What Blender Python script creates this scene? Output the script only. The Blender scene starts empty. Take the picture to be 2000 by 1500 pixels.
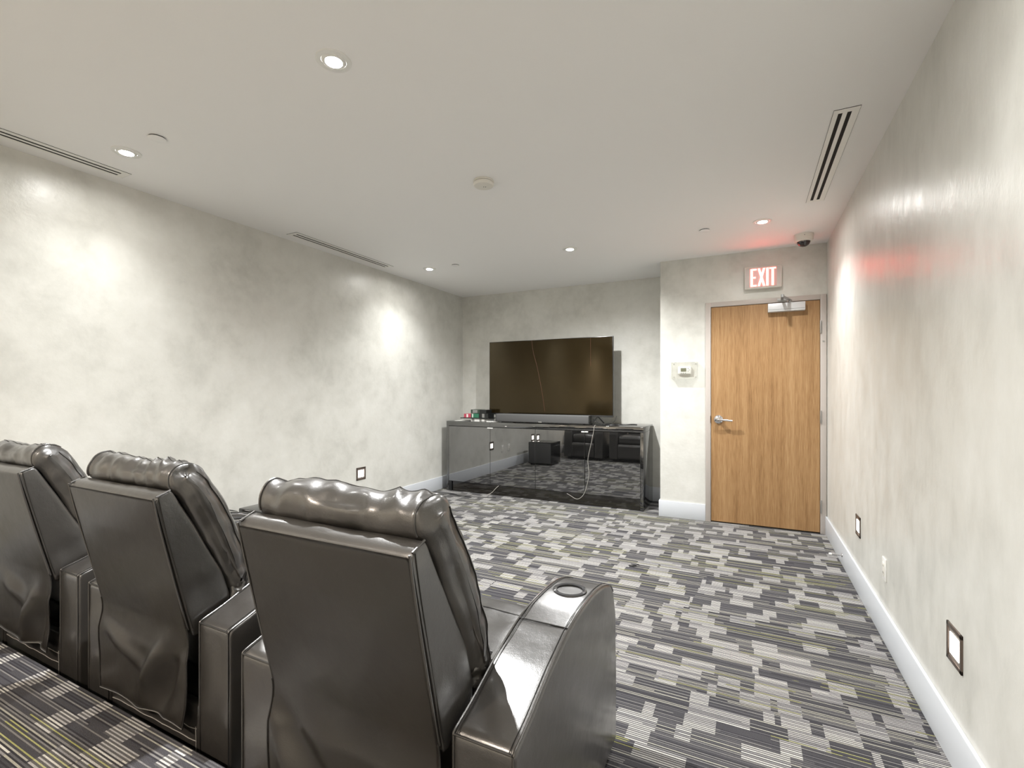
import bpy, bmesh, math, random
from mathutils import Vector, Matrix, noise as mnoise

PI = math.pi
SC = bpy.context.scene
COL = SC.collection

# ------------------------------------------------------------------ camera
cam_data = bpy.data.cameras.new('camera')
cam_data.sensor_fit = 'HORIZONTAL'
cam_data.sensor_width = 36.0
cam_data.lens = 36.0 * 928.8 / 2000.0
cam_data.shift_y = 0.00767
cam_data.clip_start = 0.02
cam = bpy.data.objects.new('camera', cam_data)
cam.location = (0, 0, 1.2943)
cam.rotation_euler = (PI / 2, 0, 0.4608)
COL.objects.link(cam)
SC.camera = cam

SC.view_settings.view_transform = 'Standard'
SC.view_settings.look = 'None'
SC.view_settings.gamma = 1.0
SC.view_settings.use_curve_mapping = False
SC.view_settings.exposure = 0.55

w = bpy.data.worlds.new('world')
SC.world = w
w.use_nodes = True
w.node_tree.nodes['Background'].inputs[0].default_value = (0.02, 0.02, 0.02, 1)

# downlights: position, watts, colour
CEIL = 2.6513
COOL = (1.0, 1.0, 0.99)
WARM = (1.0, 0.85, 0.70)
DOWNLIGHTS = [
    (-3.145, 4.29, 50, COOL), (-1.514, 4.285, 215, COOL), (0.102, 4.275, 80, COOL),
    (-3.15, 1.44, 32, COOL), (-1.52, 1.42, 235, COOL), (0.10, 1.43, 26, COOL),
    (-3.15, -1.42, 160, WARM), (-1.52, -1.42, 290, WARM), (0.10, -1.42, 130, WARM),
]

# room
XL, XR, YB, YD, XJ, YF = -3.676, 0.6426, 5.808, 5.1406, -0.8218, -2.6
HB = 0.165
RISER_H, RISER_Y = 0.205, 0.868

# ------------------------------------------------------------------ helpers
def tag(o, label=None, cat=None, group=None, kind=None):
    if label: o['label'] = label
    if cat: o['category'] = cat
    if group: o['group'] = group
    if kind: o['kind'] = kind
    return o

def empty(name, loc, label, cat, group=None, rz=0.0):
    o = bpy.data.objects.new(name, None)
    o.empty_display_size = 0.05
    o.location = loc
    o.rotation_euler = (0, 0, rz)
    COL.objects.link(o)
    return tag(o, label, cat, group)

def obj(name, bm, mat, parent=None, sharp=35.0, loc=None, rot=None):
    me = bpy.data.meshes.new(name)
    bm.normal_update()
    lim = math.radians(sharp)
    for e in bm.edges:
        if len(e.link_faces) == 2:
            try:
                e.smooth = e.calc_face_angle() < lim
            except ValueError:
                pass
    for f in bm.faces:
        f.smooth = True
    bm.to_mesh(me); bm.free()
    if mat is not None:
        for m in (mat if isinstance(mat, (list, tuple)) else [mat]):
            me.materials.append(m)
    o = bpy.data.objects.new(name, me)
    COL.objects.link(o)
    if loc: o.location = loc
    if rot: o.rotation_euler = rot
    if parent: o.parent = parent
    return o

def copy_tree(o, parent=None):
    c = o.copy(); COL.objects.link(c); c.parent = parent
    for ch in list(o.children):
        copy_tree(ch, c)
    return c

def B():
    return bmesh.new()

def box(bm, x0, x1, y0, y1, z0, z1, bev=0.0, seg=2, mi=0):
    r = bmesh.ops.create_cube(bm, size=1.0)
    vs = r['verts']
    for v in vs:
        v.co = Vector(((x0 + x1) / 2 + v.co.x * (x1 - x0), (y0 + y1) / 2 + v.co.y * (y1 - y0), (z0 + z1) / 2 + v.co.z * (z1 - z0)))
    fs = set(f for v in vs for f in v.link_faces)
    for f in fs: f.material_index = mi
    if bev > 0:
        es = list(set(e for v in vs for e in v.link_edges))
        bmesh.ops.bevel(bm, geom=es, offset=bev, segments=seg, affect='EDGES', profile=0.5)
    return bm

def lathe(bm, prof, n=32, axis='Z', c=(0, 0, 0), mi=0):
    """prof: (radius, height) from one end to the other; closed where radius is 0."""
    rings = []
    for r, h in prof:
        if r < 1e-6:
            p = [bm.verts.new(Vector((0, 0, h)))]
        else:
            p = [bm.verts.new(Vector((r * math.cos(2 * PI * i / n), r * math.sin(2 * PI * i / n), h))) for i in range(n)]
        rings.append(p)
    new = [v for p in rings for v in p]
    for a, b in zip(rings, rings[1:]):
        for i in range(n):
            j = (i + 1) % n
            if len(a) == 1 and len(b) == 1: continue
            if len(a) == 1: f = bm.faces.new((a[0], b[j], b[i]))
            elif len(b) == 1: f = bm.faces.new((a[i], a[j], b[0]))
            else: f = bm.faces.new((a[i], a[j], b[j], b[i]))
            f.material_index = mi
    if axis == 'Y': M = Matrix.Rotation(PI / 2, 4, 'X')
    elif axis == 'X': M = Matrix.Rotation(PI / 2, 4, 'Y')
    else: M = Matrix.Identity(4)
    M = Matrix.Translation(Vector(c)) @ M
    for v in new: v.co = M @ v.co
    return bm

def tube(bm, pts, r, n=8, smooth=0, closed=False):
    P = [Vector(p) for p in pts]
    for _ in range(smooth):
        Q = [P[0]]
        for i in range(len(P) - 1):
            Q.append((P[i] * 3 + P[i + 1]) / 4); Q.append((P[i] + P[i + 1] * 3) / 4)
        Q.append(P[-1]); P = Q
    rings = []
    up = Vector((0, 0, 1))
    prev = None
    m = len(P)
    for i, p in enumerate(P):
        if closed: t = P[(i + 1) % m] - P[(i - 1) % m]
        else: t = P[min(i + 1, m - 1)] - P[max(i - 1, 0)]
        if t.length < 1e-9: t = Vector((0, 0, 1))
        t.normalize()
        if prev is None:
            a = up if abs(t.dot(up)) < 0.9 else Vector((1, 0, 0))
            u = t.cross(a).normalized()
        else:
            u = (prev - t * prev.dot(t))
            u = u.normalized() if u.length > 1e-6 else t.cross(up).normalized()
        prev = u
        v = t.cross(u)
        rr = r[i] if isinstance(r, (list, tuple)) else r
        rings.append([bm.verts.new(p + (u * math.cos(2 * PI * k / n) + v * math.sin(2 * PI * k / n)) * rr) for k in range(n)])
    pairs = list(zip(rings, rings[1:]))
    if closed: pairs.append((rings[-1], rings[0]))
    for a, b in pairs:
        for k in range(n):
            j = (k + 1) % n
            bm.faces.new((a[k], a[j], b[j], b[k]))
    if not closed:
        bm.faces.new(list(reversed(rings[0]))); bm.faces.new(rings[-1])
    return bm

def resample(poly, step, closed=True):
    P = [Vector((p[0], p[1])) for p in poly]
    out = []
    m = len(P)
    for i in range(m if closed else m - 1):
        a, b = P[i], P[(i + 1) % m]
        k = max(1, int(round((b - a).length / step)))
        for j in range(k):
            out.append(a.lerp(b, j / k))
    if not closed: out.append(P[-1])
    return out

def soften(P, it):
    m = len(P)
    for _ in range(it):
        P = [(P[i - 1] + P[i] * 2 + P[(i + 1) % m]) / 4 for i in range(m)]
    return P

def offset_in(P, d):
    m = len(P); out = []
    area = sum(P[i].x * P[(i + 1) % m].y - P[(i + 1) % m].x * P[i].y for i in range(m))
    s = 1 if area > 0 else -1
    for i in range(m):
        t = (P[(i + 1) % m] - P[i - 1])
        if t.length < 1e-9: out.append(P[i].copy()); continue
        t.normalize()
        out.append(P[i] + Vector((-t.y, t.x)) * d * s)
    return out

def puff(bm, poly, x0, x1, rad=0.02, bulge=0.0, step=0.015, soft=2, disp=None, nx=None, spine=None):
    """A cushion-like body: side profile poly (y,z) swept along x, rounded ends with a bulging cap."""
    P = soften(resample(poly, step), soft)
    m = len(P)
    cx = sum((p for p in P), Vector((0, 0))) / m
    secs = []
    L = x1 - x0
    def near(q):
        if not spine: return cx
        S = [Vector(p) for p in spine]; best = None
        for a, b in zip(S, S[1:]):
            t_ = max(0, min(1, (q - a).dot(b - a) / (b - a).length_squared)); c_ = a.lerp(b, t_)
            if best is None or (c_ - q).length < (best - q).length: best = c_
        return best
    CC = [near(p) for p in P]
    nx = nx or max(2, int((L - 2 * rad) / step))
    for k, s in enumerate((0.0 if spine else 0.12, 0.35, 0.6, 0.82)):
        Q = offset_in(P, rad)
        secs.append((x0 - bulge * (1 - s * s), [c_ + (q - c_) * s for q, c_ in zip(Q, CC)]))
    na = 4
    for k in range(na + 1):
        a = k / na * PI / 2
        secs.append((x0 + rad * (1 - math.sin(a)) if False else x0 + rad * (1 - math.cos(a)), offset_in(P, rad * (1 - math.sin(a)))))
    for k in range(1, nx):
        secs.append((x0 + rad + (L - 2 * rad) * k / nx, P))
    n0 = len(secs)
    for k in range(na, -1, -1):
        a = k / na * PI / 2
        secs.append((x1 - rad * (1 - math.cos(a)), offset_in(P, rad * (1 - math.sin(a)))))
    for k, s in enumerate((0.82, 0.6, 0.35, 0.0 if spine else 0.12)):
        Q = offset_in(P, rad)
        secs.append((x1 + bulge * (1 - s * s), [c_ + (q - c_) * s for q, c_ in zip(Q, CC)]))
    rings = [[bm.verts.new((x, p.x, p.y)) for p in S] for x, S in secs]
    for a, b in zip(rings, rings[1:]):
        for i in range(m):
            j = (i + 1) % m
            bm.faces.new((a[i], a[j], b[j], b[i]))
    for r_, xx in (() if spine else ((rings[0], x0 - bulge), (rings[-1], x1 + bulge))):
        c = bm.verts.new((xx, cx.x, cx.y))
        for i in range(m):
            j = (i + 1) % m
            bm.faces.new((r_[i], r_[j], c))
    bmesh.ops.recalc_face_normals(bm, faces=bm.faces)
    bm.normal_update()
    if disp:
        ds = [(v, v.normal.copy(), disp(v.co, v.normal)) for v in bm.verts]
        for v, n, d in ds: v.co += n * d
    puff.rings = [[v.co.copy() for v in r_] for r_ in rings]
    if spine: bmesh.ops.remove_doubles(bm, verts=bm.verts, dist=0.0008)
    return bm

def nz(x, y, z):
    return mnoise.noise(Vector((x, y, z)))

def catmull(ps, n=12):
    P = [Vector(p) for p in ps]; out = []
    for i in range(len(P) - 1):
        a = P[max(i - 1, 0)]; b = P[i]; c = P[i + 1]; d = P[min(i + 2, len(P) - 1)]
        for k in range(n):
            t = k / n
            out.append(0.5 * ((2 * b) + (c - a) * t + (2 * a - 5 * b + 4 * c - d) * t * t + (3 * b - a - 3 * c + d) * t ** 3))
    out.append(P[-1])
    return out

# ------------------------------------------------------------------ materials
class NT:
    def __init__(self, name):
        self.m = bpy.data.materials.new(name); self.m.use_nodes = True
        self.t = self.m.node_tree; self.p = self.t.nodes['Principled BSDF']
    def n(self, kind, **kw):
        nd = self.t.nodes.new(kind)
        for k, v in kw.items():
            if k.startswith('i_'):
                key = k[2:]
                key = int(key) if key.isdigit() else key.replace('_', ' ')
                self.put(v, nd.inputs[key])
            else: setattr(nd, k, v)
        return nd
    def put(self, v, sock):
        if isinstance(v, bpy.types.NodeSocket): self.t.links.new(v, sock)
        else: sock.default_value = v
    def math(self, op, a, b=0.0, c=0.0, clamp=False):
        nd = self.t.nodes.new('ShaderNodeMath'); nd.operation = op; nd.use_clamp = clamp
        self.put(a, nd.inputs[0]); self.put(b, nd.inputs[1]); self.put(c, nd.inputs[2])
        return nd.outputs[0]
    def mix(self, f, a, b):
        nd = self.t.nodes.new('ShaderNodeMix'); nd.data_type = 'RGBA'
        self.put(f, nd.inputs[0]); self.put(a, nd.inputs[6]); self.put(b, nd.inputs[7])
        return nd.outputs[2]
    def ramp(self, f, stops):
        nd = self.t.nodes.new('ShaderNodeValToRGB'); self.put(f, nd.inputs[0])
        e = nd.color_ramp.elements
        while len(e) < len(stops): e.new(0.5)
        for k, (p, c) in zip(e, stops):
            k.position = p
            k.color = c if isinstance(c, tuple) else (c, c, c, 1)
        return nd.outputs[0]
    def coords(self, scale=(1, 1, 1), kind='Object'):
        tc = self.t.nodes.new('ShaderNodeTexCoord')
        mp = self.t.nodes.new('ShaderNodeMapping'); mp.inputs['Scale'].default_value = scale
        self.t.links.new(tc.outputs[kind], mp.inputs[0])
        return mp.outputs[0]
    def noise(self, vec, scale, detail=3, rough=0.5, dist=0.0):
        nd = self.t.nodes.new('ShaderNodeTexNoise')
        self.t.links.new(vec, nd.inputs['Vector'])
        nd.inputs['Scale'].default_value = scale; nd.inputs['Detail'].default_value = detail
        nd.inputs['Roughness'].default_value = rough; nd.inputs['Distortion'].default_value = dist
        return nd.outputs['Fac']
    def bump(self, h, strength, dist, normal=None):
        nd = self.t.nodes.new('ShaderNodeBump')
        nd.inputs['Strength'].default_value = strength; nd.inputs['Distance'].default_value = dist
        self.t.links.new(h, nd.inputs['Height'])
        if normal is not None: self.t.links.new(normal, nd.inputs['Normal'])
        self.t.links.new(nd.outputs[0], self.p.inputs['Normal'])
        return nd.outputs[0]
    def set(self, **kw):
        names = dict(color='Base Color', rough='Roughness', metal='Metallic', ior='IOR', spec='Specular IOR Level',
                     coat='Coat Weight', coatr='Coat Roughness', emit='Emission Color', es='Emission Strength', alpha='Alpha',
                     trans='Transmission Weight', tint='Specular Tint', sheen='Sheen Weight')
        for k, v in kw.items(): self.put(v, self.p.inputs[names[k]])
        return self.m

def rgb(r, g, b): return (r, g, b, 1.0)

def simple(name, color, rough=0.5, **kw):
    return NT(name).set(color=color, rough=rough, **kw)

def plaster(name, streak):
    """troweled metallic-look plaster with soft cloudy patches"""
    t = NT(name)
    co = t.coords(streak)
    big = t.noise(co, 1.3, 5, 0.6, 0.2)
    mid = t.noise(co, 5.0, 6, 0.65, 0.15)
    fine = t.noise(co, 38.0, 4, 0.6, 0.0)
    col = t.ramp(t.math('ADD', t.math('MULTIPLY', big, 0.5), t.math('MULTIPLY', mid, 0.5)),
                 [(0.34, rgb(.53, .528, .490)), (0.5, rgb(.645, .642, .60)), (0.66, rgb(.72, .718, .68))])
    rough = t.ramp(mid, [(0.3, 0.29), (0.7, 0.40)])
    t.set(color=col, rough=rough, spec=0.55)
    soft = t.noise(co, 11.0, 2, 0.5, 0.0)
    h = t.math('ADD', t.math('MULTIPLY', fine, 0.55), t.math('MULTIPLY', soft, 0.8))
    t.bump(h, 0.45, 0.0035)
    return t.m

M_wall = plaster('wall_plaster', (1, 1, 1))
M_wall_r = plaster('wall_plaster_streaked', (1.6, 1.6, .8))
_t = NT('ceiling_paint')
_c = _t.coords()
M_ceil = _t.set(color=rgb(.90, .895, .885), rough=.75)
_t.bump(_t.noise(_c, 180, 2), 0.08, 0.001)
M_base = simple('baseboard_paint', rgb(.64, .67, .71), .36)
M_frame = simple('door_frame_paint', rgb(.50, .455, .42), .42)

def carpet(name):
    t = NT(name)
    tc = t.n('ShaderNodeTexCoord')
    sep = t.n('ShaderNodeSeparateXYZ'); t.t.links.new(tc.outputs['Object'], sep.inputs[0])
    X, Y = sep.outputs[0], sep.outputs[1]
    def comb(a, b, c=0.0):
        n = t.n('ShaderNodeCombineXYZ'); t.put(a, n.inputs[0]); t.put(b, n.inputs[1]); t.put(c, n.inputs[2]); return n.outputs[0]
    def white(v):
        n = t.n('ShaderNodeTexWhiteNoise'); n.noise_dimensions = '2D'; t.t.links.new(v, n.inputs[0]); return n.outputs['Value']
    def blocks(row_h, xs, yo):
        row = t.math('FLOOR', t.math('DIVIDE', t.math('ADD', Y, yo), row_h))
        off = t.math('MULTIPLY', white(comb(row, 3.3)), 7.0)
        return t.noise(comb(t.math('MULTIPLY', t.math('ADD', X, off), xs), t.math('MULTIPLY', row, 13.7)), 1.0, 1, 0.4), row
    b1, row1 = blocks(0.0832, 6.4, 20.02)
    patch = t.math('GREATER_THAN', b1, 0.53)
    pr = t.math('DIVIDE', t.math('ADD', Y, 20.02), 0.0104)
    line = t.math('FLOOR', pr)
    fr = t.math('SUBTRACT', pr, line)
    seg = t.math('FLOOR', t.math('ADD', t.math('MULTIPLY', X, 1.1), t.math('MULTIPLY', white(comb(line, 9.1)), 5.0)))
    s = white(comb(line, seg))
    s2 = white(comb(line, t.math('ADD', seg, 51.3)))
    thick = t.math('MULTIPLY_ADD', s2, 0.22, 0.42)
    gap = t.math('LESS_THAN', fr, thick)
    dark = t.ramp(s, [(0.0, rgb(.060, .059, .067)), (0.32, rgb(.11, .108, .115)), (0.56, rgb(.20, .195, .19)), (0.80, rgb(.37, .36, .31))])
    dgap = t.ramp(s2, [(0.0, rgb(.032, .031, .037)), (0.55, rgb(.06, .058, .064))])
    lite = t.ramp(s, [(0.0, rgb(.42, .41, .405)), (0.3, rgb(.62, .61, .57)), (0.6, rgb(.52, .51, .49)), (0.85, rgb(.27, .265, .27))])
    lgap = t.ramp(s2, [(0.0, rgb(.055, .053, .058)), (0.5, rgb(.11, .107, .108))])
    for nd in t.t.nodes:
        if nd.type == 'VALTORGB': nd.color_ramp.interpolation = 'CONSTANT'
    col = t.mix(patch, t.mix(gap, dark, dgap), t.mix(gap, lite, lgap))
    yel = t.math('MULTIPLY', t.math('MULTIPLY', t.math('GREATER_THAN', s2, 0.91), t.math('SUBTRACT', 1.0, gap)), t.math('GREATER_THAN', t.noise(comb(X, Y), 1.7, 2), 0.46))
    col = t.mix(t.math('MULTIPLY', yel, 0.75), col, rgb(.42, .42, .14))
    fib = t.noise(tc.outputs['Object'], 420, 2, 0.7)
    fibm = t.ramp(fib, [(0.3, 0.45), (0.7, 1.45)])
    mul = t.n('ShaderNodeMix'); mul.data_type = 'RGBA'; mul.blend_type = 'MULTIPLY'; mul.inputs[0].default_value = 0.8
    t.put(col, mul.inputs[6]); t.put(fibm, mul.inputs[7])
    t.set(color=mul.outputs[2], rough=0.9, spec=0.2)
    t.bump(fib, 0.7, 0.004)
    return t.m
M_carpet = carpet('striped_carpet')

def leather(name, base, rough=0.36):
    t = NT(name)
    co = t.coords()
    vor = t.n('ShaderNodeTexVoronoi'); t.t.links.new(co, vor.inputs['Vector']); vor.inputs['Scale'].default_value = 420
    wr = t.noise(co, 14, 4, 0.55, 0.0)
    h = t.math('ADD', t.math('MULTIPLY', vor.outputs['Distance'], 0.07), t.math('MULTIPLY', wr, 1.0))
    r = t.ramp(t.noise(co, 6, 4, 0.6), [(0.3, rough - 0.015), (0.7, rough + 0.10)])
    c = t.mix(t.noise(co, 9, 4), base, tuple([x * 1.35 for x in base[:3]] + [1]))
    t.set(color=c, rough=r, spec=1.0, coat=0.7, coatr=0.22)
    t.bump(h, 0.35, 0.006)
    return t.m
M_leather = leather('black_leather', rgb(.028, .026, .024), 0.305)
M_leather_top = leather('arm_leather', rgb(.045, .045, .048), 0.33)
M_skirt = leather('back_leather', rgb(.034, .030, .026), 0.31)
M_thread = simple('seam_thread', rgb(.012, .011, .010), .5)
M_hem = simple('hem_thread', rgb(.30, .29, .27), .6)
M_blackpl = simple('black_plastic', rgb(.012, .012, .012), .35)
M_cup = simple('cup_ring', rgb(.10, .10, .105), .18, metal=0.6)
M_darkcup = simple('cup_well', rgb(.01, .01, .01), .3)

def gloss_black(name, c, ior, rough):
    return simple(name, c, rough, ior=ior)
M_gloss = gloss_black('black_glass_gloss', rgb(.006, .006, .006), 3.1, 0.015)
M_side = gloss_black('cabinet_gloss', rgb(.008, .008, .008), 2.6, 0.03)
M_plinth = gloss_black('plinth_gloss', rgb(.012, .010, .007), 1.75, 0.09)
M_screen = simple('screen_glass', rgb(.012, .008, .003), 0.09, ior=1.52, tint=rgb(1, .84, .58))
M_bezel = simple('bezel_black', rgb(.01, .01, .01), .25)
_t = NT('speaker_cloth'); _c = _t.coords((1, 1, 1))
_t.set(color=rgb(.085, .085, .085), rough=.75); _t.bump(_t.noise(_c, 900, 1), 0.5, 0.001); M_cloth = _t.m
M_chrome = simple('satin_chrome', rgb(.72, .72, .74), .18, metal=1.0)
M_steel = simple('brushed_steel', rgb(.45, .45, .45), .35, metal=1.0)
M_alu = simple('closer_aluminium', rgb(.62, .63, .64), .42, metal=0.25)
M_white = simple('white_plastic', rgb(.80, .80, .77), .4)
M_offwhite = simple('offwhite_plastic', rgb(.76, .74, .68), .45)
M_vent = simple('vent_paint', rgb(.88, .87, .83), .45)
M_black = simple('void_black', rgb(.004, .0035, .003), .8)
M_groove = simple('shadow_gap', rgb(.03, .03, .03), .8)
M_lens = simple('lamp_lens', rgb(1, 1, 1), .3, emit=rgb(1, .98, .94), es=480.0)
M_stepglow = simple('step_light_glass', rgb(1, 1, 1), .3, emit=rgb(1.0, .94, .85), es=6.0)
M_bronze = simple('step_light_trim', rgb(.16, .125, .105), .35, metal=0.7)
M_exit = simple('exit_letters', rgb(1, .5, .45), .4, emit=rgb(1.0, .075, .06), es=9.0)
M_exitface = simple('exit_face', rgb(.62, .57, .54), .35)
M_exitpanel = simple('exit_panel', rgb(.55, .42, .40), .35, emit=rgb(1.0, .12, .10), es=0.12)
M_lcd = simple('lcd_green', rgb(.10, .115, .065), .25)
M_grey = simple('grey_print', rgb(.22, .22, .21), .5)
M_paper = simple('paper_white', rgb(.78, .78, .75), .6)
M_pink = simple('case_pink', rgb(.46, .06, .10), .35)
M_green = simple('case_green', rgb(.03, .16, .09), .35)
M_dgreen = simple('case_dark_green', rgb(.035, .05, .035), .35)
M_case = simple('case_black', rgb(.012, .013, .013), .3)
M_cable = simple('cable_black', rgb(.012, .012, .012), .45)
M_cablew = simple('cable_white', rgb(.48, .46, .42), .45)
M_dome = gloss_black('dome_tinted', rgb(.012, .006, .010), 1.7, 0.04)

def wood():
    t = NT('oak_veneer')
    co = t.coords((1, 1, 1))
    g1 = t.noise(t.coords((34, 34, 1.1)), 1.0, 6, 0.62, 0.6)
    g2 = t.noise(t.coords((190, 190, 7)), 1.0, 3, 0.6, 0.2)
    g3 = t.noise(t.coords((7, 7, .35)), 1.0, 3, 0.5, 0.5)
    f = t.math('ADD', t.math('ADD', t.math('MULTIPLY', g1, 0.32), t.math('MULTIPLY', g2, 0.44)), t.math('MULTIPLY', g3, 0.24))
    col = t.ramp(f, [(0.33, rgb(.17, .088, .034)), (0.46, rgb(.31, .172, .072)), (0.56, rgb(.39, .232, .106)), (0.70, rgb(.46, .295, .150))])
    t.set(color=col, rough=.46, spec=0.4)
    t.bump(g2, 0.15, 0.001)
    return t.m
M_wood = wood()

t = NT('clear_cover')
_tr = t.n('ShaderNodeBsdfTransparent'); _tr.inputs[0].default_value = rgb(.95, .955, .95)
_gl = t.n('ShaderNodeBsdfGlossy'); _gl.inputs['Roughness'].default_value = .06
_mx = t.n('ShaderNodeMixShader'); _mx.inputs[0].default_value = 0.07
t.t.links.new(_tr.outputs[0], _mx.inputs[1]); t.t.links.new(_gl.outputs[0], _mx.inputs[2])
t.t.links.new(_mx.outputs[0], t.t.nodes['Material Output'].inputs['Surface'])
M_clear = t.m

# ------------------------------------------------------------------ room shell
def slab(name, x0, x1, y0, y1, z0, z1, mat):
    return tag(obj(name, box(B(), x0, x1, y0, y1, z0, z1), mat), kind='structure')

T = 0.12
slab('floor', XL - T, XR + T, YF - T, YB + T, -T, 0, M_carpet)
slab('ceiling', XL - T, XR + T, YF - T, YB + T, CEIL, CEIL + T, M_ceil)
slab('wall_left', XL - T, XL, YF - T, YB + T, 0, CEIL, M_wall)
slab('wall_right', XR, XR + T, YF - T, YB + T, 0, CEIL, M_wall_r)
slab('wall_back', XL, XJ, YB, YB + T, 0, CEIL, M_wall)
slab('wall_rear', XL, XR, YF - T, YF, 0, CEIL, M_wall)
# wall with the door: jamb piece, lintel (door opening -0.33 .. 0.588)
bm = B()
box(bm, XJ, -0.345, YD, YB + T, 0, CEIL)
box(bm, -0.345, XR, YD, YB + T, 2.15, CEIL)
box(bm, 0.603, XR, YD, YB + T, 0, 2.15)
box(bm, -0.345, 0.603, YD + 0.12, YB + T, 0, 2.15)
tag(obj('wall_door', bm, M_wall), kind='structure')
# raised rear tier the camera stands on
bm = B(); box(bm, XL, XR, YF, RISER_Y, 0.0, RISER_H, 0.006, 2)
tag(obj('trim_1', bm, M_carpet), kind='structure')

def baseboard(name, x0, x1, y0, y1, z0=0.0):
    bm = B(); box(bm, x0, x1, y0, y1, z0, z0 + HB, 0.003, 2)
    return tag(obj(name, bm, M_base), kind='structure')
BT = 0.014
baseboard('baseboard_left', XL, XL + BT, RISER_Y, YB)
baseboard('baseboard_right', XR - BT, XR, RISER_Y, YD - 0.012)
baseboard('baseboard_back', XL + BT, XJ, YB - BT, YB)
baseboard('baseboard_door', XJ - BT, -0.383, YD - BT, YD)
baseboard('baseboard_jog', XJ - BT, XJ, YD, YB - BT)
baseboard('baseboard_rear_left', XL, XL + BT, YF, RISER_Y, RISER_H)
baseboard('baseboard_rear_right', XR - BT, XR, YF, RISER_Y, RISER_H)

# ------------------------------------------------------------------ door
FY = YD - 0.014     # frame face
door = empty('door_1', (0.13, YD, 0), None, None)
tag(door, kind='structure')
def dobj(name, bm, mat, parent=door, **k):
    for v in bm.verts: v.co -= Vector((0.13, YD, 0)) if parent is door else Vector((0, 0, 0))
    return obj(name, bm, mat, parent, **k)
bm = B()
box(bm, -0.382, -0.333, FY, YD + 0.10, 0, 2.184, 0.003)
box(bm, 0.5895, 0.6375, FY, YD + 0.10, 0, 2.184, 0.003)
box(bm, -0.3329, 0.5894, FY, YD + 0.10, 2.137, 2.184, 0.003)
dobj('door_frame', bm, M_frame)
bm = B(); box(bm, -0.3295, 0.5865, FY + 0.003, FY + 0.047, 0.012, 2.132, 0.0015, 1)
dobj('door_leaf', bm, M_wood)
for z in (1.885, 1.066, 0.25):
    bm = B()
    lathe(bm, [(0, -0.058), (0.0062, -0.058), (0.0075, -0.05), (0.0075, 0.05), (0.0062, 0.058), (0, 0.058)], 16, c=(0.592, FY - 0.006, z))
    box(bm, 0.5865, 0.598, FY - 0.003, FY + 0.001, z - 0.05, z + 0.05)
    dobj('hinge', bm, M_steel)
bm = B(); box(bm, -0.337, -0.3325, FY - 0.002, FY + 0.004, 0.985, 1.055)
dobj('strike_plate', bm, simple('strike_brass', rgb(.16, .10, .06), .4, metal=.7))
bm = B(); lathe(bm, [(0, 0), (0.008, 0), (0.007, 0.004), (0, 0.005)], 12, 'Y', (0.613, FY, 1.755))
dobj('frame_screw', bm, M_steel)
# lever handle
hx, hz = -0.262, 1.022
bm = B()
lathe(bm, [(0.0, 0), (0.043, 0), (0.044, 0.004), (0.040, 0.013), (0.030, 0.018), (0.0, 0.019)], 32, 'Y', (hx, FY + 0.003, hz))
lathe(bm, [(0.0, 0), (0.019, 0), (0.019, 0.042), (0.0, 0.043)], 24, 'Y', (hx, FY - 0.01, hz))
tube(bm, catmull([(hx - .004, FY - 0.055, hz), (hx + 0.03, FY - 0.058, hz - 0.002), (hx + 0.08, FY - 0.055, hz - 0.006), (hx + 0.125, FY - 0.050, hz - 0.010)], 8),
     0.0095, 12)
dobj('door_handle', bm, M_chrome)
bm = B(); lathe(bm, [(0, 0), (0.014, 0), (0.013, 0.003), (0, 0.003)], 16, 'Y', (hx, FY - 0.053, hz))
dobj('lock_cylinder', bm, M_grey)
# closer
bm = B(); box(bm, 0.167, 0.468, FY - 0.058, FY + 0.002, 2.043, 2.122, 0.004, 3)
clo = dobj('door_closer', bm, M_alu)
def cobj(name, bm, mat):
    for v in bm.verts: v.co -= Vector((0.13, YD, 0))
    return obj(name, bm, mat, clo)
bm = B(); box(bm, 0.172, 0.463, FY - 0.0595, FY - 0.058, 2.061, 2.0625)
cobj('closer_seam', bm, M_groove)
bm = B()
lathe(bm, [(0, 0), (0.013, 0), (0.013, 0.022), (0, 0.022)], 16, c=(0.352, FY - 0.03, 2.122))
def bar(bm, a, b, w_, h_):
    a, b = Vector(a), Vector(b); d = b - a; L = d.length; d.normalize()
    s_ = d.cross(Vector((0, 0, 1))).normalized(); u = s_.cross(d)
    vs = []
    for q in (a, b):
        for sx, sz in ((-1, -1), (1, -1), (1, 1), (-1, 1)):
            vs.append(bm.verts.new(q + s_ * sx * w_ / 2 + u * sz * h_ / 2))
    for f in ((3, 2, 1, 0), (4, 5, 6, 7), (0, 1, 5, 4), (1, 2, 6, 5), (2, 3, 7, 6), (3, 0, 4, 7)):
        bm.faces.new([vs[i] for i in f])
bar(bm, (0.352, FY - 0.03, 2.142), (0.275, 4.865, 2.146), 0.026, 0.007)
lathe(bm, [(0, -0.012), (0.013, -0.012), (0.013, 0.012), (0, 0.012)], 16, c=(0.275, 4.865, 2.150))
bar(bm, (0.275, 4.865, 2.156), (0.285, FY - 0.02, 2.158), 0.022, 0.007)
box(bm, 0.250, 0.320, FY - 0.022, FY, 2.150, 2.162)
box(bm, 0.245, 0.325, FY - 0.004, FY, 2.140, 2.172)
cobj('closer_arm', bm, M_steel)

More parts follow.
